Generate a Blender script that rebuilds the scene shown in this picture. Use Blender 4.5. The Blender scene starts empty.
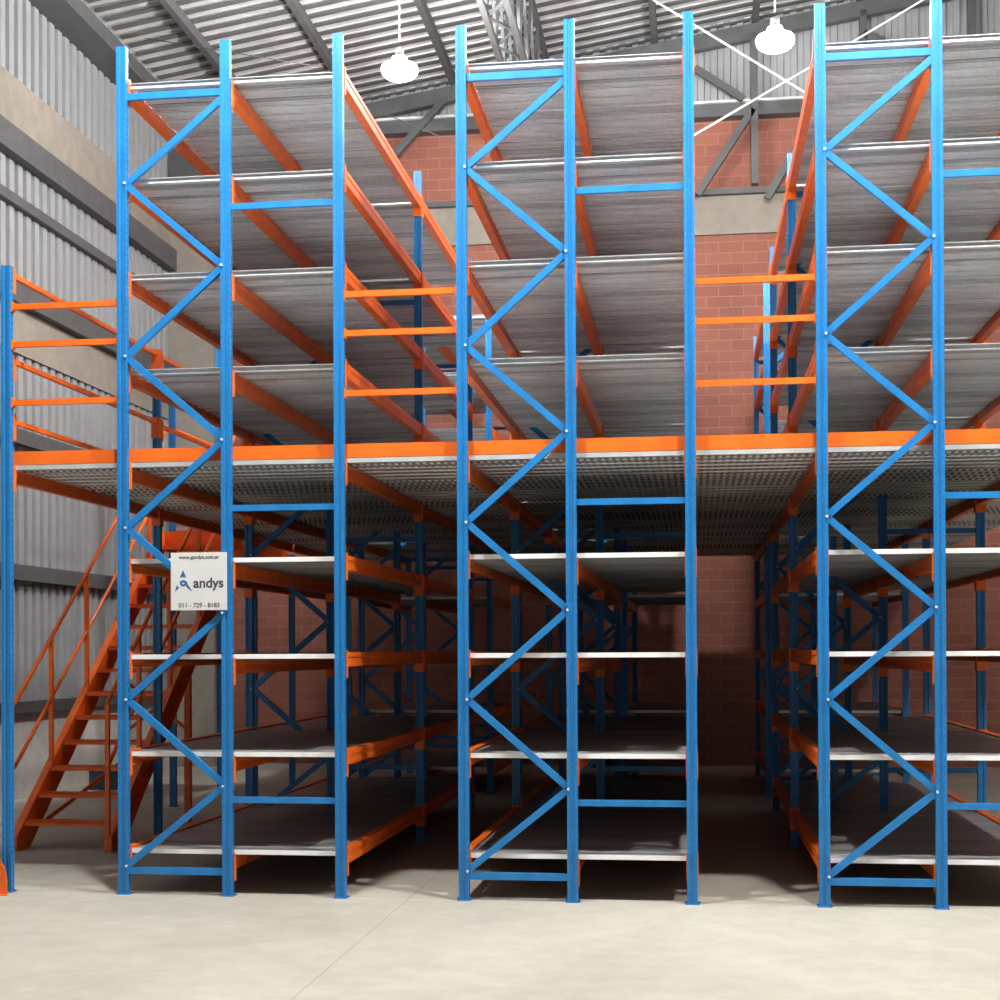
import bpy, math
from mathutils import Vector, Matrix

C = bpy.context.scene.collection
PI = math.pi

# ------------------------------------------------------------------ mesh builder
class MB:
    def __init__(s):
        s.v = []; s.f = []; s.sm = []
    def box(s, x0, x1, y0, y1, z0, z1):
        n = len(s.v)
        s.v += [(x0,y0,z0),(x1,y0,z0),(x1,y1,z0),(x0,y1,z0),(x0,y0,z1),(x1,y0,z1),(x1,y1,z1),(x0,y1,z1)]
        for q in ((0,3,2,1),(4,5,6,7),(0,1,5,4),(1,2,6,5),(2,3,7,6),(3,0,4,7)):
            s.f.append(tuple(n+i for i in q))
        return s
    def prism(s, prof, axis, a, b):
        """closed outline prof (u,v) swept along axis from a to b; X:(y,z) Y:(x,z) Z:(x,y)"""
        n = len(s.v); m = len(prof)
        for t in (a, b):
            for u, w in prof:
                s.v.append((t,u,w) if axis == 'X' else (u,t,w) if axis == 'Y' else (u,w,t))
        for i in range(m):
            j = (i+1) % m
            s.f.append((n+i, n+j, n+m+j, n+m+i))
        s.f.append(tuple(range(n+m-1, n-1, -1))); s.f.append(tuple(range(n+m, n+2*m)))
        return s
    def bar(s, p, q, w, h, up=(0,0,1)):
        p = Vector(p); q = Vector(q); d = (q-p).normalized(); u = Vector(up)
        if abs(d.dot(u)) > .99: u = Vector((0,1,0))
        a = d.cross(u).normalized(); b = a.cross(d).normalized()
        n = len(s.v)
        for e in (p, q):
            for i, j in ((-1,-1),(1,-1),(1,1),(-1,1)):
                s.v.append(tuple(e + a*(i*w/2) + b*(j*h/2)))
        for k in ((0,1,2,3),(7,6,5,4),(0,4,5,1),(1,5,6,2),(2,6,7,3),(3,7,4,0)):
            s.f.append(tuple(n+i for i in k))
        return s
    def channel(s, p, q, w, h, t=.006, up=(0,0,1)):
        """C channel from p to q, web toward -a side"""
        p = Vector(p); q = Vector(q); d = (q-p).normalized(); u = Vector(up)
        a = d.cross(u).normalized(); b = a.cross(d).normalized()
        pr = [(w/2,-h/2),(-w/2,-h/2),(-w/2,-h/2+t),(w/2-t,-h/2+t),(w/2-t,h/2-t),(-w/2,h/2-t),(-w/2,h/2),(w/2,h/2)]
        n = len(s.v); m = 8
        for e in (p, q):
            for i, j in pr: s.v.append(tuple(e + a*i + b*j))
        for i in range(m):
            j = (i+1) % m; s.f.append((n+i, n+j, n+m+j, n+m+i))
        s.f.append(tuple(range(n+m-1, n-1, -1))); s.f.append(tuple(range(n+m, n+2*m)))
        return s
    def tube(s, pts, r, k=10, cap=True):
        pts = [Vector(p) for p in pts]; n0 = len(s.v)
        up = Vector((0,0,1))
        if abs((pts[1]-pts[0]).normalized().dot(up)) > .9: up = Vector((1,0,0))
        for i, p in enumerate(pts):
            d = (pts[min(i+1,len(pts)-1)] - pts[max(i-1,0)]).normalized()
            a = d.cross(up).normalized(); b = a.cross(d).normalized()
            for j in range(k):
                t = 2*PI*j/k; s.v.append(tuple(p + a*(r*math.cos(t)) + b*(r*math.sin(t))))
        for i in range(len(pts)-1):
            for j in range(k):
                a0 = n0+i*k+j; a1 = n0+i*k+(j+1) % k
                s.sm.append(len(s.f)); s.f.append((a0, a0+k, a1+k, a1))
        if cap:
            s.f.append(tuple(n0+j for j in range(k))); e = n0+(len(pts)-1)*k
            s.f.append(tuple(e+j for j in range(k-1, -1, -1)))
        return s
    def lathe(s, prof, cx=0, cy=0, k=24):
        n0 = len(s.v)
        for r, z in prof:
            for j in range(k):
                t = 2*PI*j/k; s.v.append((cx+r*math.cos(t), cy+r*math.sin(t), z))
        for i in range(len(prof)-1):
            for j in range(k):
                a0 = n0+i*k+j; a1 = n0+i*k+(j+1) % k
                s.sm.append(len(s.f)); s.f.append((a0, a1, a1+k, a0+k))
        s.f.append(tuple(n0+j for j in range(k-1, -1, -1))); e = n0+(len(prof)-1)*k
        s.f.append(tuple(e+j for j in range(k)))
        return s
    def poly(s, pts, z0, z1):
        """flat outline in the XZ plane given thickness along Y from z0 to z1"""
        return s.prism(pts, 'Y', z0, z1)
    def mesh(s, name, m):
        me = bpy.data.meshes.new(name); me.from_pydata(s.v, [], s.f)
        for i in s.sm: me.polygons[i].use_smooth = True
        import bmesh
        bm = bmesh.new(); bm.from_mesh(me); bmesh.ops.recalc_face_normals(bm, faces=bm.faces); bm.to_mesh(me); bm.free()
        me.materials.append(m)
        return me
    def build(s, name, m, parent=None, loc=(0,0,0)):
        return link(name, s.mesh(name, m), parent, loc)

def link(name, me, parent=None, loc=(0,0,0)):
    o = bpy.data.objects.new(name, me); C.objects.link(o); o.location = loc
    if parent: o.parent = parent
    return o
def thing(name, label, cat, loc=(0,0,0), group=None):
    o = bpy.data.objects.new(name, None); C.objects.link(o); o.location = loc
    o.empty_display_size = .2
    o['label'] = label; o['category'] = cat
    if group: o['group'] = group
    return o
def tag(o, label, cat, group=None):
    o['label'] = label; o['category'] = cat
    if group: o['group'] = group
    return o
def struct(o, label=None, cat=None):
    o['kind'] = 'structure'
    if label: o['label'] = label; o['category'] = cat
    return o
def copy_tree(o, parent=None):
    c = o.copy(); C.objects.link(c)
    if parent: c.parent = parent
    for ch in list(o.children): copy_tree(ch, c)
    return c

# ------------------------------------------------------------------ materials
def mat(name):
    m = bpy.data.materials.new(name); m.use_nodes = True
    nt = m.node_tree; b = nt.nodes['Principled BSDF']
    return m, nt, b
def nd(nt, t, **k):
    n = nt.nodes.new(t)
    for a, v in k.items(): setattr(n, a, v)
    return n
def mth(nt, op, a, b=None, c=None):
    n = nt.nodes.new('ShaderNodeMath'); n.operation = op
    for i, x in enumerate((a, b, c)):
        if x is None: continue
        if isinstance(x, (int, float)): n.inputs[i].default_value = x
        else: nt.links.new(x, n.inputs[i])
    return n.outputs[0]
def ramp(nt, fac, stops):
    r = nt.nodes.new('ShaderNodeValToRGB'); e = r.color_ramp.elements
    while len(e) < len(stops): e.new(.5)
    for i, (p, c) in enumerate(stops): e[i].position = p; e[i].color = (*c, 1)
    nt.links.new(fac, r.inputs[0]); return r.outputs[0]
def noise(nt, scale, detail=3, rough=.5, mapscale=(1,1,1), coord='Object'):
    tc = nd(nt, 'ShaderNodeTexCoord'); mp = nd(nt, 'ShaderNodeMapping'); mp.inputs['Scale'].default_value = mapscale
    nt.links.new(tc.outputs[coord], mp.inputs[0])
    n = nd(nt, 'ShaderNodeTexNoise'); n.inputs['Scale'].default_value = scale; n.inputs['Detail'].default_value = detail
    n.inputs['Roughness'].default_value = rough
    nt.links.new(mp.outputs[0], n.inputs['Vector']); return n.outputs['Fac']
def mixc(nt, fac, a, b):
    m = nd(nt, 'ShaderNodeMix', data_type='RGBA')
    if isinstance(fac, (int, float)): m.inputs[0].default_value = fac
    else: nt.links.new(fac, m.inputs[0])
    for i, x in ((6, a), (7, b)):
        if isinstance(x, tuple): m.inputs[i].default_value = (*x, 1)
        else: nt.links.new(x, m.inputs[i])
    return m.outputs[2]
def bump(nt, b, h, st=.3, dist=.01):
    n = nd(nt, 'ShaderNodeBump'); n.inputs['Strength'].default_value = st; n.inputs['Distance'].default_value = dist
    nt.links.new(h, n.inputs['Height']); nt.links.new(n.outputs[0], b.inputs['Normal'])

def paint(name, col, rough=.4, var=.12, metallic=0.):
    m, nt, b = mat(name)
    f = noise(nt, 6, 4)
    lo = tuple(c*(1-var) for c in col); hi = tuple(min(1, c*(1+var)) for c in col)
    nt.links.new(ramp(nt, f, [(.3, lo), (.7, hi)]), b.inputs['Base Color'])
    b.inputs['Roughness'].default_value = rough; b.inputs['Metallic'].default_value = metallic
    return m

BLUE = (.014, .175, .45); ORANGE = (.78, .135, .010)
blue_plain = paint('blue_paint', BLUE, .38)
orange = paint('orange_paint', ORANGE, .4)

# blue post paint with the punched slots of racking uprights
m, nt, b = mat('blue_punched_post')
tc = nd(nt, 'ShaderNodeTexCoord'); sp = nd(nt, 'ShaderNodeSeparateXYZ'); nt.links.new(tc.outputs['Object'], sp.inputs[0])
fz = mth(nt, 'FRACT', mth(nt, 'DIVIDE', sp.outputs[2], .05))
zm = mth(nt, 'LESS_THAN', mth(nt, 'ABSOLUTE', mth(nt, 'SUBTRACT', fz, .5)), .24)
xm = mth(nt, 'LESS_THAN', mth(nt, 'ABSOLUTE', mth(nt, 'SUBTRACT', mth(nt, 'ABSOLUTE', sp.outputs[0]), .0235)), .0042)
ym = mth(nt, 'LESS_THAN', mth(nt, 'ABSOLUTE', mth(nt, 'ADD', sp.outputs[1], .008)), .0062)
hole = mth(nt, 'MULTIPLY', zm, mth(nt, 'MAXIMUM', mth(nt, 'MULTIPLY', xm, .30), mth(nt, 'MULTIPLY', ym, .85)))
f = noise(nt, 5, 4)
base = ramp(nt, f, [(.3, tuple(c*.9 for c in BLUE)), (.7, tuple(c*1.1 for c in BLUE))])
nt.links.new(mixc(nt, hole, base, (.004, .03, .09)), b.inputs['Base Color'])
b.inputs['Roughness'].default_value = .38
blue_post = m

def galv(name, base, rough=.42, metallic=.5, stretch=(.7,6,1), plank=0):
    m, nt, b = mat(name)
    f = noise(nt, 2.2, 5, .6, stretch); g = noise(nt, 45, 2)
    h = mth(nt, 'ADD', mth(nt, 'MULTIPLY', f, .75), mth(nt, 'MULTIPLY', g, .25))
    nt.links.new(ramp(nt, h, [(.32, tuple(c*.72 for c in base)), (.68, tuple(min(1,c*1.18) for c in base))]), b.inputs['Base Color'])
    if plank:
        tc = nd(nt, 'ShaderNodeTexCoord'); sp = nd(nt, 'ShaderNodeSeparateXYZ'); nt.links.new(tc.outputs['Object'], sp.inputs[0])
        wn = nd(nt, 'ShaderNodeTexWhiteNoise', noise_dimensions='1D')
        nt.links.new(mth(nt, 'FLOOR', mth(nt, 'DIVIDE', sp.outputs[1], plank)), wn.inputs['W'])
        mm = nd(nt, 'ShaderNodeMix', data_type='RGBA', blend_type='MULTIPLY'); mm.inputs[0].default_value = 1
        nt.links.new(b.inputs['Base Color'].links[0].from_socket, mm.inputs[6])
        nt.links.new(ramp(nt, wn.outputs[0], [(0,(.55,.55,.56)),(.5,(.85,.85,.85)),(1,(1,1,1))]), mm.inputs[7])
        nt.links.new(mm.outputs[2], b.inputs['Base Color'])
    b.inputs['Roughness'].default_value = rough; b.inputs['Metallic'].default_value = metallic
    bump(nt, b, f, .12, .01)
    return m
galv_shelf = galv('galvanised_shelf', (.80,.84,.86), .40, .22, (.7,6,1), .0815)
galv_shaded = galv('galvanised_shelf_shaded', (.40,.40,.40), .42, .3, (.7,6,1), .0815)  # same galvanised steel, darkened to paint in the shade on the lower shelves
lip_white = paint('white_lip_paint', (.84,.83,.80), .4, .03)
galv_roof = galv('galvanised_roof', (.60,.60,.60), .5, .2, (1,.3,1))
galv_wall = paint('galvanised_cladding', (.35,.36,.37), .5, .05, .2)
steel_dark = paint('dark_grey_steel', (.085,.087,.09), .55)
steel_light = paint('pale_zinc_steel', (.62,.62,.60), .45)
lamp_housing = paint('lamp_housing_grey', (.25,.25,.26), .4)

# perforated mezzanine deck
m, nt, b = mat('perforated_galvanised_deck')
tc = nd(nt, 'ShaderNodeTexCoord'); sp = nd(nt, 'ShaderNodeSeparateXYZ'); nt.links.new(tc.outputs['Object'], sp.inputs[0])
def cell(o, p): return mth(nt, 'SUBTRACT', mth(nt, 'FRACT', mth(nt, 'DIVIDE', o, p)), .5)
cx = cell(sp.outputs[0], .050); cy = cell(sp.outputs[1], .065)
r2 = mth(nt, 'ADD', mth(nt, 'MULTIPLY', cx, cx), mth(nt, 'MULTIPLY', cy, cy))
hl = mth(nt, 'LESS_THAN', r2, .085)
f = noise(nt, 2.5, 4, .6)
base = ramp(nt, f, [(.3, (.46,.46,.45)), (.7, (.68,.68,.66))])
nt.links.new(mixc(nt, hl, base, (.11,.11,.11)), b.inputs['Base Color'])
b.inputs['Roughness'].default_value = .45; b.inputs['Metallic'].default_value = .35
bump(nt, b, mth(nt, 'SUBTRACT', 1, hl), .6, .01)
galv_deck = m

# concrete floor
m, nt, b = mat('concrete_floor')
f = noise(nt, .55, 6, .62); g = noise(nt, 5, 5, .65); h = noise(nt, 60, 2)
a = ramp(nt, f, [(.3, (.34,.315,.265)), (.55, (.43,.405,.345)), (.75, (.48,.46,.405))])
g2 = ramp(nt, g, [(.3, (.80,.79,.77)), (.7, (1,1,1))])
mm = nd(nt, 'ShaderNodeMix', data_type='RGBA', blend_type='MULTIPLY'); mm.inputs[0].default_value = .8
nt.links.new(a, mm.inputs[6]); nt.links.new(g2, mm.inputs[7])
sp = nd(nt, 'ShaderNodeSeparateXYZ'); tc = nd(nt, 'ShaderNodeTexCoord'); nt.links.new(tc.outputs['Object'], sp.inputs[0])
def line(o, at, per, w, wob):
    t = mth(nt, 'ADD', mth(nt, 'SUBTRACT', o, at), wob)
    return mth(nt, 'LESS_THAN', mth(nt, 'ABSOLUTE', mth(nt, 'SUBTRACT', mth(nt, 'FRACT', mth(nt, 'ADD', mth(nt, 'DIVIDE', t, per), .5)), .5)), w/per)
wob = mth(nt, 'MULTIPLY', mth(nt, 'SUBTRACT', g, .5), .02)
joint = mth(nt, 'MAXIMUM', line(sp.outputs[0], -1.95, 5.0, .005, wob), line(sp.outputs[1], .06, 5.0, .006, wob))
spots = mth(nt, 'LESS_THAN', noise(nt, 2.3, 1), .205)
c1 = mixc(nt, mth(nt, 'MULTIPLY', joint, .45), mm.outputs[2], (.16,.13,.09))
c2 = mixc(nt, mth(nt, 'MULTIPLY', spots, .5), c1, (.18,.14,.10))
nt.links.new(c2, b.inputs['Base Color'])
b.inputs['Roughness'].default_value = .55
bump(nt, b, g, .08, .01)
floor_mat = m

# brick
m, nt, b = mat('red_block_wall')
tc = nd(nt, 'ShaderNodeTexCoord'); sp = nd(nt, 'ShaderNodeSeparateXYZ'); nt.links.new(tc.outputs['Object'], sp.inputs[0])
cb = nd(nt, 'ShaderNodeCombineXYZ'); nt.links.new(sp.outputs[0], cb.inputs[0]); nt.links.new(sp.outputs[2], cb.inputs[1])
br = nd(nt, 'ShaderNodeTexBrick'); nt.links.new(cb.outputs[0], br.inputs['Vector'])
br.inputs['Scale'].default_value = 1; br.inputs['Brick Width'].default_value = .36; br.inputs['Row Height'].default_value = .16
br.inputs['Mortar Size'].default_value = .009; br.inputs['Mortar Smooth'].default_value = .3
br.inputs['Color1'].default_value = (.32,.115,.078,1); br.inputs['Color2'].default_value = (.27,.092,.062,1); br.inputs['Mortar'].default_value = (.37,.16,.115,1)
f = noise(nt, 1.3, 5)
g2 = ramp(nt, f, [(.3, (.78,.78,.80)), (.7, (1,1,1))])
mm = nd(nt, 'ShaderNodeMix', data_type='RGBA', blend_type='MULTIPLY'); mm.inputs[0].default_value = .8
nt.links.new(br.outputs['Color'], mm.inputs[6]); nt.links.new(g2, mm.inputs[7])
nt.links.new(mm.outputs[2], b.inputs['Base Color']); b.inputs['Roughness'].default_value = .8
bump(nt, b, br.outputs['Fac'], .3, .01); b.inputs['Normal'].links[0].from_node.invert = True
brick = m
conc = paint('smooth_grey_concrete', (.27,.235,.20), .8, .10)
conc_pale = paint('pale_painted_concrete', (.52,.50,.47), .8, .08)
sign_white = paint('white_sign_board', (.66,.66,.66), .5, .03)
sign_blue = paint('sign_blue_print', (.03,.12,.34), .6, .03)
sign_grey = paint('sign_dark_print', (.05,.055,.06), .6, .03)
batten = paint('dark_grey_batten', (.10,.10,.10), .7)
dim_wall = paint('dim_grey_wall', (.16,.16,.16), .8)
dark_box = paint('dark_blue_grey_paint', (.05,.07,.10), .6, .1)

m, nt, b = mat('lit_lamp_glass')
em = nd(nt, 'ShaderNodeEmission'); em.inputs['Color'].default_value = (1,.985,.96,1); em.inputs['Strength'].default_value = 1850
nt.links.new(em.outputs[0], nt.nodes['Material Output'].inputs[0])
glow = m
glow_up = m.copy(); glow_up.name = 'roof_fill_glow'; glow_up.node_tree.nodes['Emission'].inputs['Strength'].default_value = 420  # upward glow added to the lamps to brighten the roof
glow_rear = glow.copy(); glow_rear.name = 'lit_lamp_glass_dimmer'; glow_rear.node_tree.nodes['Emission'].inputs['Strength'].default_value = 1000
glow_rear_up = glow_up.copy(); glow_rear_up.name = 'roof_fill_glow_rear'; glow_rear_up.node_tree.nodes['Emission'].inputs['Strength'].default_value = 2000  # stronger added roof fill above the two rear lamps

# ------------------------------------------------------------------ layout (metres; racks face y = 0)
XS = [(-3.968,-3.217,-2.416), (-1.562,-.824,-.029), (.830,1.574,2.375)]
YR = [(0, 2.923, 5.846), (7.38, 10.303)]
X0 = -4.826
TOP = 5.933
LEV = [.313, .992, 1.672, 2.343, 3.676, 4.345, 5.020, 5.695]
DECK = 3.024                      # top of the mezzanine deck
PW, PD = .070, .070

_cache = {}
def cached(key, fn):
    if key not in _cache: _cache[key] = fn()
    return _cache[key]

def post_mesh(h):
    def mk():
        a, d = PW/2, PD/2
        pr = [(-a,-d),(-.013,-d),(-.010,-d+.008),(.010,-d+.008),(.013,-d),(a,-d),(a,d*.35),(a-.010,d*.5),(a-.010,d),
              (.012,d),(.012,d-.006),(-.012,d-.006),(-.012,d),(-a+.010,d),(-a+.010,d*.5),(-a,d*.35)]
        return MB().prism(pr, 'Z', .006, h).mesh('upright_post', blue_post)
    return cached(('post', round(h,3)), mk)
def plate_mesh():
    def mk():
        b = MB().box(-.046,.046,-.044,.05,0,.006)
        for sx in (-1,1): b.lathe([(.008,.007),(.008,.018)], sx*.044, 0, 8)
        return b.mesh('base_plate', blue_plain)
    return cached('plate', mk)
def beam_mesh(L, h=.10, w=.060, mname='beam'):
    def mk():
        a = w/2
        pr = [(-a,0),(a,0),(a,h*.28),(a-.006,h*.34),(a-.006,h*.62),(a,h*.68),(a,h),(-a,h),(-a,h*.68),(-a+.006,h*.62),(-a+.006,h*.34),(-a,h*.28)]
        return MB().prism(pr, 'Y', 0, L).mesh(mname, orange)
    return cached(('beam', round(L,3), h, w, mname), mk)
def conn_mesh():
    def mk():
        b = MB()
        b.prism([(-.041,-.006),(.041,-.006),(.041,.030),(.036,.030),(.036,0),(-.036,0),(-.036,.030),(-.041,.030)][::-1], 'Z', -.165, .025)
        return b.mesh('beam_connector', orange)
    return cached('conn', mk)
def plank_profile(y0, w):
    """one folded steel plank seen end on, open underneath between its lips, with a stiffening rib"""
    g = .013; a = y0+g; e = y0+w-g; t = -.034
    return [(y0,0),(y0,-.003),(a,-.004),(a,t),(a+.016,t),(a+.018,-.012),(a+w*.38,-.012),(a+w*.42,-.028),(e-w*.42,-.028),(e-w*.38,-.012),
            (e-.018,-.012),(e-.016,t),(e,t),(e,-.004),(y0+w,-.003),(y0+w,0)]
def shelf_mesh(W, L, n, m, nm):
    def mk():
        b = MB(); w = L/n
        for i in range(n): b.prism(plank_profile(i*w, w), 'X', 0, W)
        return b.mesh(nm, m)
    return cached((nm, round(W,3), round(L,3)), mk)
def lip_mesh(W):
    return cached(('lip', round(W,3)), lambda: MB().box(0, W, -.0035, -.0003, -.031, .001).mesh('front_lip', lip_white))
def brace_mesh(W, z0, z1):
    """diagonal channel between two posts of a frame (local x from 0 to W)"""
    def mk():
        b = MB(); b.channel((.0,0,z0),(W,0,z1), .032, .046, .004, (0,0,1))
        return b.mesh('diagonal_brace', blue_plain)
    return cached(('dg', round(W,3), round(z1-z0,3)), mk)
def bolt_mesh():
    def mk():
        b = MB(); k = 8
        pr = [(0.009*math.cos(2*PI*j/k), .009*math.sin(2*PI*j/k)) for j in range(k)]
        b.prism(pr, 'Y', -.012, 0); return b.mesh('bolt', steel_light)
    return cached('bolt', mk)
def hb_mesh(W, h=.048):
    def mk():
        b = MB(); b.channel((0,0,0),(W,0,0), .030, h, .004, (0,0,1)); return b.mesh('horizontal_brace', blue_plain)
    return cached(('hb', round(W,3), h), mk)

NODES = [.20,.76,1.36,1.96,2.56,3.16,3.76,4.37,4.97,5.54]
def make_rack(label, xs, ys, group, detail=True, front=False):
    x0, y0 = xs[0], ys[0]
    r = thing('storage_rack', label, 'rack', (x0, y0, 0), group)
    X = [x-x0 for x in xs]; Y = [y-y0 for y in ys]
    for y in Y:
        for x in X:
            p = link('upright_post', post_mesh(TOP), r, (x, y, 0))
            link('base_plate', plate_mesh(), p)
        W = X[1]-X[0]
        ins = PW/2-.012
        for i in range(len(NODES)-1):
            za, zb = NODES[i], NODES[i+1]
            if i % 2: za, zb = zb, za
            o = link('diagonal_brace', brace_mesh(W-2*ins, 0, zb-za), r, (X[0]+ins, y, za))
            o.location.y = y + (.016 if i % 2 else -.016)*.0
            if detail:
                xb = X[0]+ins+.004 if i % 2 == 0 else X[1]-ins-.004
                link('bolt', bolt_mesh(), r, (xb, y-PD/2, NODES[i]))
        for z in (.165, 5.585):
            link('horizontal_brace', hb_mesh(W-PW+.002), r, (X[0]+PW/2-.001, y, z))
        for z in (.665, 2.685, 4.78):
            link('horizontal_brace', hb_mesh(X[2]-X[1]-PW+.002, .042), r, (X[1]+PW/2-.001, y, z))
    for bi in range(len(Y)-1):
        L = Y[bi+1]-Y[bi]
        for z in LEV:
            for x in X:
                bm_ = link('beam', beam_mesh(L-PD-.012), r, (x, Y[bi]+PD/2+.006, z-(.136 if x == X[1] else .088)))
                if detail:
                    c1 = link('beam_connector', conn_mesh(), bm_, (0, 0, .088))
                    c1.rotation_euler = (0,0,PI)
                    link('beam_connector', conn_mesh(), bm_, (0, L-PD-.012, .088))
            for k in range(2):
                W = X[k+1]-X[k]-.038
                ya = Y[bi] + (.036 if bi == 0 else .019); yb = Y[bi+1] - .019
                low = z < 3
                sh = link('shelf', shelf_mesh(W, yb-ya, 18, galv_shaded if low else galv_shelf, 'lower_shelf' if low else 'shelf'), r, (X[k]+(.037 if k == 0 else .001), ya, z))
                if low and bi == 0:
                    lp = link('front_lip', lip_mesh(W), sh); lp['label'] = 'white painted front lip' 
    return r

FR = 'rack rows along the front'
racks = [
 make_rack('tall blue and orange rack row with the white sign, between staircase and first open aisle', XS[0], YR[0], None),
 make_rack('middle blue and orange rack row standing between the two open aisles', XS[1], YR[0], None),
 make_rack('right-hand blue and orange rack row cut off by the right edge of the photo', XS[2], YR[0], None),
 make_rack('dim rear rack row past the cross gap behind the rack with the sign', XS[0], YR[1], None, False),
 make_rack('dim rear rack row past the cross gap behind the middle rack', XS[1], YR[1], None, False),
 make_rack('dim rear rack row past the cross gap behind the right-hand rack', XS[2], YR[1], None, False),
]

# ------------------------------------------------------------------ free posts carrying the mezzanine on the left
def free_post(x, y, h, label):
    t = thing('support_post', label, 'post', (x, y, 0))
    link('upright_post', post_mesh(h), t); link('base_plate', plate_mesh(), t)
    return t
free_post(X0, 0, 4.43, 'short blue punched post at the far left edge carrying the orange rails')
free_post(X0, YR[0][1], 4.43, 'blue post behind the left edge post, beside the right side of the orange stairs')
free_post(X0, YR[0][2], 4.20, 'blue post beside the top of the orange stairs, right of the landing')
free_post(X0, YR[1][0], 2.86, 'dim blue post under the mezzanine behind the stair landing')
free_post(X0, YR[1][1], 2.86, 'farthest blue post under the mezzanine near the back wall')
free_post(-5.69, 5.67, 4.42, 'blue post under the left front corner of the stair landing')
free_post(-5.74, 7.42, 5.93, 'tall blue post at the back left corner of the stair landing')

# ------------------------------------------------------------------ mezzanine floor
mz = thing('mezzanine_floor', 'orange edged mezzanine floor of perforated steel decking crossing all racks', 'mezzanine', (X0, 0, 0))
XL = [X0, *XS[0], *XS[1], *XS[2], 3.2]
YL = [*YR[0], *YR[1]]
def mdeck(W, L):
    def mk():
        b = MB(); n = max(1, round(L/.20)); w = L/n
        for i in range(n):
            y0 = i*w; g = .002
            b.prism([(y0+g,0),(y0+g,-.034),(y0+.028,-.034),(y0+.034,-.024),(y0+w-.034,-.024),(y0+w-.028,-.034),(y0+w-g,-.034),(y0+w-g,0)], 'X', 0, W)
        return b.mesh('deck_panel', galv_deck)
    return cached(('md', round(W,3), round(L,3)), mk)
BRACED = (1, 4, 7)                # spans holding the braced frames
for i in range(len(XL)-1):
    W = XL[i+1]-XL[i]-.002
    for j in range(len(YL)):
        ya = YL[j]+.037; yb = YL[j+1]-.037 if j+1 < len(YL) else 10.62
        link('deck_panel', mdeck(W, yb-ya), mz, (XL[i]-X0+.001, ya, DECK))
        if j and i not in BRACED:
            link('infill_strip', mdeck(W-PW-.004, .072), mz, (XL[i]-X0+PW/2+.003, YL[j]-.036, DECK))
    b = MB(); b.box(0, W, -.006, 0, 0, .094); b.box(0, W, 0, .022, .088, .094)
    b.build('kick_plate', orange, mz, (XL[i]-X0+.001, .043, DECK+.001))
for x in XL[:-1]:
    if x in (XS[0][1], XS[1][1], XS[2][1]): continue
    for j in range(len(YL)-1):
        L = YL[j+1]-YL[j]
        o = link('floor_beam', beam_mesh(L-PD-.004, .090, .050, 'floor_beam'), mz, (x-X0, YL[j]+PD/2+.002, DECK-.1255))
        if j == 0 or j == 1:
            c1 = link('beam_connector', conn_mesh(), o, (0, .004, .10)); c1.rotation_euler = (0,0,PI)
            link('beam_connector', conn_mesh(), o, (0, L-PD-.008, .10))

# ------------------------------------------------------------------ guard rails across the aisles
def rail_bar(x0, x1):
    def mk():
        b = MB(); b.bar((x0,0,0),(x1,0,0), .032, .040)
        for x in (x0, x1):
            b.box(x-.006 if x == x0 else x-.002, x+.002 if x == x0 else x+.006, -.024, .024, -.035, .035)
        return b.mesh('rail', orange)
    return mk()
def guard(xa, xb, label):
    t = thing('aisle_guard_rail', label, 'guard rail', ((xa+xb)/2, 0, DECK))
    W = xb-xa-PW-.016
    me = rail_bar(-W/2, W/2)
    for z in (3.46, 3.872, 4.14): link('rail', me, t, (0,0,z-DECK))
guard(X0, XS[0][0], 'three orange rails above the mezzanine edge at the far left')
guard(XS[0][2], XS[1][0], 'three orange rails closing the first aisle, right of the rack with the sign')
guard(XS[1][2], XS[2][0], 'three orange rails closing the second aisle in front of the brick wall')

# rails running back along the left post line
t = thing('side_guard_rail', 'orange rails running back from the far left post to the stairs', 'guard rail', (X0, .04, DECK))
for z in (3.34, 3.77, 4.385):
    b = MB(); b.box(-.016,.016, 0, YR[0][1]-.082, -.017, .017)
    o = b.build('rail', orange, t, (0, 0, z-DECK))
    for yy, s_ in ((0, PI), (YR[0][1]-.082, 0)):
        c1 = link('beam_connector', conn_mesh(), o, (0, yy, .02)); c1.rotation_euler = (0,0,s_)
t = thing('side_guard_rail', 'orange rails beside the stair opening, right of the stair top', 'guard rail', (X0, YR[0][1]+.041, DECK))
for z in (3.75, 4.385):
    b = MB(); b.box(-.016,.016, 0, YR[0][1]-.082, -.017, .017)
    o = b.build('rail', orange, t, (0, 0, z-DECK))
    for yy, s_ in ((0, PI), (YR[0][1]-.082, 0)):
        c1 = link('beam_connector', conn_mesh(), o, (0, yy, .02)); c1.rotation_euler = (0,0,s_)
t = thing('landing_guard_rail', 'orange rails along the outer left side of the stair landing', 'guard rail', (-5.70, 5.9, DECK))
for z in (3.40, 3.75, 4.15):
    MB().box(-.016,.016, -.19, 1.44, -.017,.017).build('rail', orange, t, (0,0,z-DECK))

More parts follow.
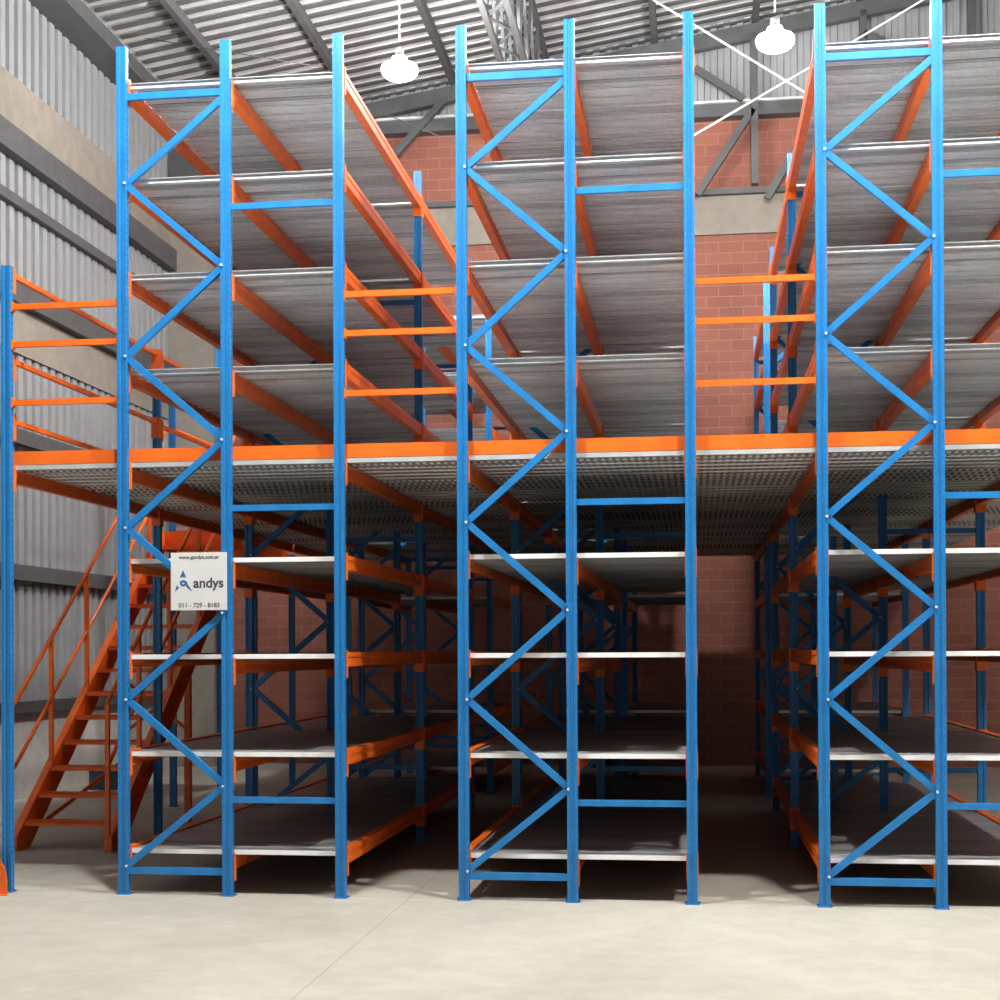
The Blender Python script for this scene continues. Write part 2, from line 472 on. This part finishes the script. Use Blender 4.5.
# ------------------------------------------------------------------ stairs
SX0, SX1 = -5.745, -4.960
st = thing('staircase', 'orange steel staircase rising to the mezzanine on the left', 'staircase', (-5.33, 2.1, 0))
sl = .82
def stringer(x, sgn):
    b = MB(); o = Vector((-5.33, 2.1, 0))
    def prof(t0, t1):
        # side outline (y,z): cut level on the floor and plumb at the landing
        return [(2.02,0),(2.26,0),(5.56,2.74),(5.56,3.0),(5.50,3.0),(2.02,.12)]
    pr = [(y-2.1, z) for y, z in prof(0,0)]
    b.prism(pr, 'X', x+5.33-.004, x+5.33+.004)
    # flanges turned outward along the top and bottom edge
    for (ya,za),(yb,zb) in (((2.02,.12),(5.50,3.0)), ((2.26,.0),(5.56,2.74))):
        b.bar((x+5.33-sgn*.030, ya-2.1, za+.003), (x+5.33-sgn*.030, yb-2.1, zb), .06, .006)
    b.bar((x+5.33-sgn*.030, 2.02-2.1, 0), (x+5.33-sgn*.030, 2.02-2.1, .12), .06, .006)
    b.build('stringer', orange, st)
stringer(SX0, 1); stringer(SX1, -1)
ty, tz = 2.16, .235
k = 0
while tz < 2.95:
    b = MB(); W = SX1-SX0-.012
    b.box(0, W, 0, .24, -.004, 0); b.box(0, W, 0, .004, -.035, 0); b.box(0, W, .236, .24, -.035, 0)
    for q in range(5): b.box(.01, W-.01, .04+q*.04, .048+q*.04, 0, .003)
    b.build('tread', orange, st, (SX0+.006+5.33, ty-2.1, tz))
    tz += .2165; ty += .2165/.83
# supports and brace
for x in (-5.02, -5.66):
    h = .12+(4.25-2.02)*.8276-.27
    MB().box(-.03,.03,-.03,.03,0,h).build('support_leg', orange, st, (x+5.33, 4.25-2.1, 0))
MB().bar((-5.66+5.33, 4.25-2.1, 1.40),(-5.0+5.33, 4.25-2.1, .9),.03,.03).bar((-5.66+5.33, 4.25-2.1, .9),(-5.0+5.33, 4.25-2.1, 1.4),.03,.03).build('cross_brace', orange, st)
MB().bar((-5.72+5.33, 2.50-2.1, .20),(-4.95+5.33, 3.45-2.1, .98),.03,.03).build('cross_brace', orange, st)
# handrails on both sides, ending above the landing
def handrail(x, newel):
    h = MB()
    up = [(x+5.33, -.08, 1.25), (x+5.33, 3.30, 3.93), (x+5.33, 3.74, 4.26)]
    lo = [(x+5.33, -.08, .71), (x+5.33, 3.36, 3.42)]
    h.tube(up, .019, 10); h.tube(lo, .017, 10)
    o = h.build('handrail', orange, st)
    for yy in ((2.04,) if newel else ()) + (2.75, 3.53, 4.35, 5.15):
        zt = 1.25 + (yy-2.02)*.792; zb = .12 + (yy-2.02)*.8276 - (.03 if yy > 2.05 else .12)
        MB().box(-.018,.018,-.018,.018,0,zt-zb).build('baluster', orange, o, (x+5.33, yy-2.1, zb))
    MB().box(-.018,.018,-.018,.018,0,4.25-DECK).build('baluster', orange, o, (x+5.33, 5.84-2.1, DECK+.001))
handrail(SX0-.020, False); handrail(SX1+.020, True)

# landing
ld = thing('stair_landing', 'orange framed landing at the head of the staircase, left of the mezzanine', 'landing', (-5.78, 5.58, 2.80))
W = .90
b = MB(); b.box(0,W,-.006,0,0,.215); b.box(0,W,0,.05,.209,.215); b.box(0,W,0,.05,0,.006); b.build('front_beam', orange, ld)
for q in range(4):
    MB().box(-.004,.004,0,.05,.006,.209).build('stiffener', orange, ld, (.05+q*.26, 0, 0))
b = MB(); b.box(0,.006,0.05,1.80,0,.209); b.build('side_beam', orange, ld)
b = MB(); b.box(0.006,W,1.79,1.80,0,.209); b.build('rear_beam', orange, ld)
me = mdeck(W-.15, 1.72)
link('deck_panel', me, ld, (.135, .055, .215+.046))

# ------------------------------------------------------------------ post guard at left edge
pg = thing('post_guard', 'orange steel post protector on the floor at the far left corner', 'post guard', (-4.822, -.115, 0))
pr = [(-.10,-.03),(.045,-.03),(.045,-.022),(-.092,-.022),(-.092,.06),(-.10,.06)]
b = MB()
b.prism([(-.14,0),(.055,0),(.055,.10),(.040,.19),(.0,.245),(-.06,.27),(-.14,.27)], 'Y', -.035, -.027)
b.prism([(-.027,0),(.06,0),(.06,.27),(-.027,.27)], 'X', -.14, -.132)
b.build('shield', orange, pg)
b = MB().box(-.14,.06,-.06,-.035,0,.008); b.build('foot_plate', orange, pg)

# ------------------------------------------------------------------ sign
sx, sz, SW, SH = -3.610, 1.979, .403, .400
sg = thing('sign', 'white square sign with blue arrow emblem and dark lettering on the first rack', 'sign', (sx, -.048, sz))
MB().box(0,SW,0,.004,0,SH).build('board', sign_white, sg)
def sp_(zx, zy): return ((zx-92)/788*SW, (925-zy)/820*SH)
T0, T1 = -.0015, -.0002
b = MB()
b.poly([sp_(*q) for q in ((265,355),(290,415),(312,462),(265,448),(218,462),(240,415))], T0, T1)
b.poly([sp_(*q) for q in ((180,562),(190,590),(218,603),(185,625),(148,665),(165,612))], T0, T1)
arc = []
for i in range(13):
    t = math.radians(150-i*12.5); arc.append((268+62*math.cos(t), 560-62*math.sin(t)))
inn = []
for i in range(13):
    t = math.radians(150-i*12.5); inn.append((264+34*math.cos(t), 562-34*math.sin(t)))
sw = arc + [(352,590),(398,658),(355,628),(322,600)] + inn[::-1]
b.poly([sp_(*q) for q in sw], T0, T1)
g = []
for i in range(11):
    t = math.radians(175+i*16); g.append((266+42*math.cos(t), 542-42*math.sin(t)))
gi = []
for i in range(11):
    t = math.radians(175+i*16); gi.append((266+16*math.cos(t), 542-16*math.sin(t)))
b.poly([sp_(*q) for q in g+gi[::-1]], T0-.0004, T1)
b.build('emblem', sign_blue, sg)
def text(body, zx0, zx1, zyb, m, name, th=.0012, bold=0.0):
    cu = bpy.data.curves.new('lettering', 'FONT'); cu.body = body; cu.size = .05; cu.offset = bold
    cu.extrude = th/2
    ob = bpy.data.objects.new('tmp', cu); C.objects.link(ob)
    dg = bpy.context.evaluated_depsgraph_get(); dg.update()
    me = bpy.data.meshes.new_from_object(ob.evaluated_get(dg))
    bpy.data.objects.remove(ob)
    xs = [v.co.x for v in me.vertices]; x0, x1 = min(xs), max(xs)
    a, zb = sp_(zx0, zyb); e, _ = sp_(zx1, zyb); s = (e-a)/(x1-x0)
    for v in me.vertices:
        x, y, z = v.co; v.co = (a+(x-x0)*s, -.0009+z*.6*(-1), zb+y*s)
    me.materials.clear(); me.materials.append(m)
    o = link(name, me, sg); return o
text('andys', 410, 832, 603, sign_grey, 'lettering', bold=.0011)
text('www.gandys.com.ar', 205, 772, 196, sign_grey, 'lettering', bold=.0008)
text('011 - 729 - 8183', 203, 775, 885, sign_grey, 'lettering', bold=.0008)
for zx, zy in ((838,225),(838,835)):
    x, z = sp_(zx, zy); k_ = 8
    MB().prism([(x+.004*math.cos(2*PI*j/k_), z+.004*math.sin(2*PI*j/k_)) for j in range(k_)], 'Y', -.003, 0).build('rivet', steel_light, sg)

# ------------------------------------------------------------------ building shell
WL, WR, YB, YF = -7.8, 9.0, 11.9, -14.0
RS = .15; RZ = 9.62; XRIDGE = 4.6
def roofz(x): return RZ + RS*(min(x, XRIDGE)-WL) - RS*max(0, x-XRIDGE)

fl = MB().box(WL-.3, WR+.3, YF-.3, YB+.3, -.2, 0).build('floor', floor_mat); struct(fl, 'beige concrete warehouse floor', 'floor')

def wave(a0, a1, pitch, dep, fl_=(.40,.48,.92)):
    pts = []; n = int((a1-a0)/pitch)
    p = (a1-a0)/n
    for i in range(n):
        s = a0+i*p
        pts += [(s, 0), (s+p*fl_[0], 0), (s+p*fl_[1], dep), (s+p*fl_[2], dep)]
    pts.append((a1, 0)); return pts
def sheet_x(prof, xa, za, xb, zb, thick=.0):     # prof along y, swept between two x/z points
    b = MB(); n = len(prof)
    for (x, z) in ((xa, za), (xb, zb)):
        for u, w in prof: b.v.append((x, u, z+w))
    for i in range(n-1): b.f.append((i, i+1, n+i+1, n+i))
    return b
prof = wave(YF, YB, .27, .05, (.45,.55,.92))
n0 = len(prof)
b = MB()
rows = [(WL-.1, roofz(WL-.1)), (XRIDGE, roofz(XRIDGE)), (WR+.1, roofz(WR+.1))]
for x, z in rows:
    for u, w in prof: b.v.append((x, u, z+w))
for r in range(2):
    for i in range(n0-1): b.f.append((r*n0+i, r*n0+i+1, (r+1)*n0+i+1, (r+1)*n0+i))
ceil = b.build('ceiling', galv_roof); struct(ceil, 'corrugated metal roof sheeting', 'ceiling')
b = MB(); y = YF+.2
while y < YB-.05:
    for xa_, xb_ in ((WL+.45, XRIDGE), (XRIDGE, WR)):
        b.bar((xa_, y, roofz(xa_)-.012), (xb_, y, roofz(xb_)-.012), .085, .022)
    y += .27
b.build('ceiling_batten', batten, ceil)
# purlins running back under the sheeting
for x in (-6.42, -5.02, -3.52, -.55, .90, 2.4, 3.9, 5.6, 7.3):
    z = roofz(x)-.012
    b = MB(); b.box(x-.045, x+.045, YF+.05, YB-.02, z-.16, z-.02); b.build('purlin', steel_dark, ceil)
# lattice girder running back
gx = -2.27; zt = roofz(gx)-.05; zbm = 9.15
b = MB()
for sx_ in (-.15, .15):
    b.box(gx+sx_-.035, gx+sx_+.035, YF+.05, YB-.05, zt-.09, zt)
    b.box(gx+sx_-.035, gx+sx_+.035, YF+.05, YB-.05, zbm, zbm+.08)
b.build('girder_chord', steel_dark, ceil)
b = MB(); y = YF+.3; s = 0
while y < YB-.9:
    for sx_ in (-.15, .15):
        b.bar((gx+sx_, y, zbm+.04), (gx+sx_, y+.42, zt-.05), .04, .04); b.bar((gx+sx_, y+.42, zt-.05), (gx+sx_, y+.84, zbm+.04), .04, .04)
    b.bar((gx-.15, y, zbm+.04), (gx+.15, y+.42, zbm+.04), .03, .03); b.bar((gx+.15, y+.42, zbm+.04), (gx-.15, y+.84, zbm+.04), .03, .03)
    y += .84
b.build('girder_web', steel_dark, ceil)
# eave beam
MB().box(WL, WL+.46, YF+.02, YB-.02, 9.40, 9.60).build('eave_beam', steel_dark, ceil)
# truss along the back wall under the roof
for q, (x0_, x1_) in enumerate(((-7.3, XRIDGE), (XRIDGE, 8.9))):
    b = MB(); b.bar((x0_, 11.62, roofz(x0_)-.30), (x1_, 11.62, roofz(x1_)-.30), .12, .22); b.build('end_rafter', steel_dark, ceil)
b = MB()
for p_, q_ in (((.03,11.6,10.14),(.72,11.6,9.66)), ((-3.45,11.6,10.1),(-4.6,11.6,8.9)), ((.06,11.6,8.3),(.86,11.6,9.5)), ((2.42,11.6,10.5),(3.3,11.6,9.95)), ((1.05,11.6,8.2),(1.7,11.6,9.3))):
    b.bar(p_, q_, .08, .10)
b.build('diagonal_strut', steel_dark, ceil)
b = MB()
b.tube([(-1.3,9,7.55),(1.49,9,9.06)], .014, 8); b.tube([(-.9,9,10.3),(1.45,9,8.70)], .014, 8)
b.tube([(1.49,9,9.06),(4.3,9,10.6)], .012, 8)
b.build('tie_rod', steel_light, ceil)
b = MB()
b.tube([(-5.6,10,9.75),(-2.2,10,8.2)], .007, 6); b.tube([(-5.2,4,9.9),(-3.9,4,7.9),], .005, 6); b.tube([(-6.9,8,9.5),(-4.6,8,9.0)], .006, 6)
b.build('tie_rod', steel_dark, ceil)

# left wall: backing, cladding, concrete bands, rails
wl = MB().box(WL-.25, WL-.075, YF, YB, 0, 9.75).build('wall_left', conc); struct(wl, 'left wall of corrugated cladding with concrete bands', 'wall')
def clad_left(z0, z1):
    pf = wave(YF+.1, YB-.72, .215, .10, (.30,.38,.92)); b = MB(); n = len(pf)
    for z in (z0, z1):
        for u, w in pf: b.v.append((WL-.07+w*.95, u, z))
    for i in range(n-1): b.f.append((i, i+1, n+i+1, n+i))
    b.build('cladding_sheet', galv_wall, wl)
for z0, z1 in ((1.0, 5.16), (5.70, 7.69), (8.34, 9.62)): clad_left(z0, z1)
MB().box(WL-.07, WL+.02, YF, YB-.7, 0, 1.02).build('concrete_plinth', conc_pale, wl)
MB().box(WL-.07, WL+.05, YF, YB-.7, 5.16, 5.70).build('concrete_band', conc, wl)
MB().box(WL-.07, WL+.05, YF, YB-.7, 7.69, 8.34).build('concrete_band', conc, wl)
for z0, z1, d_ in ((1.0,1.13,.10),(2.53,2.71,.12),(4.10,4.27,.12),(5.70,5.95,.16),(6.84,6.96,.10),(7.38,7.69,.16)):
    MB().box(WL-.0, WL+d_, YF, YB-.7, z0, z1).build('steel_rail', steel_dark, wl)
MB().box(WL-.07, WL+.72, YB-.72, YB-.1, 0, 8.34).build('corner_pillar', conc, wl)
MB().box(WL-.07, WL+.72, YB-.72, YB-.1, 8.34, 9.4).build('pillar_head', steel_dark, wl)
MB().box(WL+.14, WL+.26, YB-.85, YB-.722, 6.72, 6.86).build('junction_box', steel_dark, wl)

# back wall
wb = MB().box(WL-.25, WR+.25, YB, YB+.2, 0, 9.52).build('wall_back', brick); struct(wb, 'red block back wall with a pale band', 'wall')
MB().box(-7.0, WR, YB-.06, YB, 7.78, 8.34).build('concrete_band', conc, wb)
MB().box(-7.0, WR, YB-.16, YB, 8.34, 8.42).build('steel_rail', steel_dark, wb)
MB().box(-7.0, WR, YB-.20, YB, 9.46, 9.64).build('steel_rail', steel_dark, wb)
MB().box(-7.0, WR, YB-.24, YB-.1, 9.645, 9.68).build('flashing', steel_light, wb)
pf = wave(WL+.5, WR-.2, .19, .045); b = MB(); n = len(pf)
for u, w in pf: b.v.append((u, YB-w, 9.52))
for u, w in pf: b.v.append((u, YB-w, roofz(u)+.05))
for i in range(n-1): b.f.append((i, i+1, n+i+1, n+i))
b.build('cladding_sheet', galv_wall, wb)
MB().box(WL-.25, WR+.25, YB+.05, YB+.2, 9.52, 11.9).build('upper_backing', steel_dark, wb)
for x, z0 in ((.88, 8.42), (2.42, 9.6), (3.92, 9.6)):
    MB().box(x-.05, x+.05, YB-.34, YB-.21, z0, roofz(x)-.32).build('steel_stud', steel_dark, wb)

wr = MB().box(WR, WR+.2, YF, YB, 0, roofz(WR)+.1).build('wall_right', dim_wall); struct(wr)
wf = MB().box(WL-.25, WR+.25, YF-.2, YF, 0, 12).build('wall_front', dim_wall); struct(wf)

# small dark box by the left wall behind the stairs
bx_ = thing('storage_box', 'small dark blue grey box on the floor by the left wall behind the stairs', 'box', (-7.25, 7.6, 0))
MB().box(-.18,.18,-.15,.15,0,.26).build('body', dark_box, bx_); MB().box(-.19,.19,-.16,.16,.2605,.29).build('lid', dark_box, bx_)

# ------------------------------------------------------------------ lamps
def make_lamp(g1, g2):
    t = thing('high_bay_lamp', '', 'lamp')
    MB().lathe([(.03,.075),(.085,.08),(.085,.14),(.05,.16),(.05,.24),(.03,.25)], k=20).build('housing', lamp_housing, t)
    dome = [(.20*math.cos(math.radians(a)), .105*math.sin(math.radians(a))) for a in (-89,-72,-54,-36,-18,0)]
    MB().lathe(dome, k=20).build('lens', g1, t)
    MB().lathe([(.200,.002),(.190,.04),(.11,.074),(.032,.0745)], k=20).build('roof_fill_disc', g2, t)  # added glowing top that lights the roof sheeting
    return t
def hang(x, y, z, label, group=None):
    t = make_lamp(glow, glow_up) if y < 0 else make_lamp(glow_rear, glow_rear_up)
    t.location = (x, y, z); t['label'] = label
    if group: t['group'] = group
    h = roofz(x)-.06-z-.24
    MB().tube([(0,0,.24),(0,0,.24+h)], .008, 6).build('suspension_cable', steel_dark, t)
LY = 5.8
hang(-3.16, LY, 8.01, 'left one of the two glowing high bay lamps under the roof')
hang(.86, LY, 8.09, 'right one of the two glowing high bay lamps, before the crossed rods')
G = 'lamps over the open floor'
LG = 'high bay lamp hanging over the open floor in front of the racks'
for x in (-2.6, 1.4, 5.4):
    hang(x, -2.1, 8.1, LG, G)

# ------------------------------------------------------------------ world, camera, view
w = bpy.data.worlds.new('world'); bpy.context.scene.world = w; w.use_nodes = True
w.node_tree.nodes['Background'].inputs[0].default_value = (.5,.55,.6,1); w.node_tree.nodes['Background'].inputs[1].default_value = .3

yaw, pitch, roll = .13252804519, .00672287632, -.00437954254
f, cyy, D = 1468.0259, 642.12162, 9.8465272
fw = Vector((-math.sin(yaw), math.cos(yaw), 0)); rt = Vector((math.cos(yaw), math.sin(yaw), 0)); up = Vector((0,0,1))
fw, up = fw*math.cos(pitch)+up*math.sin(pitch), up*math.cos(pitch)-fw*math.sin(pitch)
rt, up = rt*math.cos(roll)+up*math.sin(roll), up*math.cos(roll)-rt*math.sin(roll)
cd = bpy.data.cameras.new('camera'); cam = bpy.data.objects.new('camera', cd); C.objects.link(cam)
M = Matrix(((rt.x, up.x, -fw.x, 0), (rt.y, up.y, -fw.y, -D), (rt.z, up.z, -fw.z, 1.68), (0,0,0,1)))
cam.matrix_world = M
cd.sensor_width = 36; cd.lens = f/1000*36; cd.shift_y = (cyy-500)/1000; cd.clip_end = 200
sc = bpy.context.scene; sc.camera = cam
sc.view_settings.view_transform = 'Standard'; sc.view_settings.look = 'None'
sc.view_settings.gamma = 1; sc.view_settings.use_curve_mapping = False
sc.view_settings.exposure = -.2
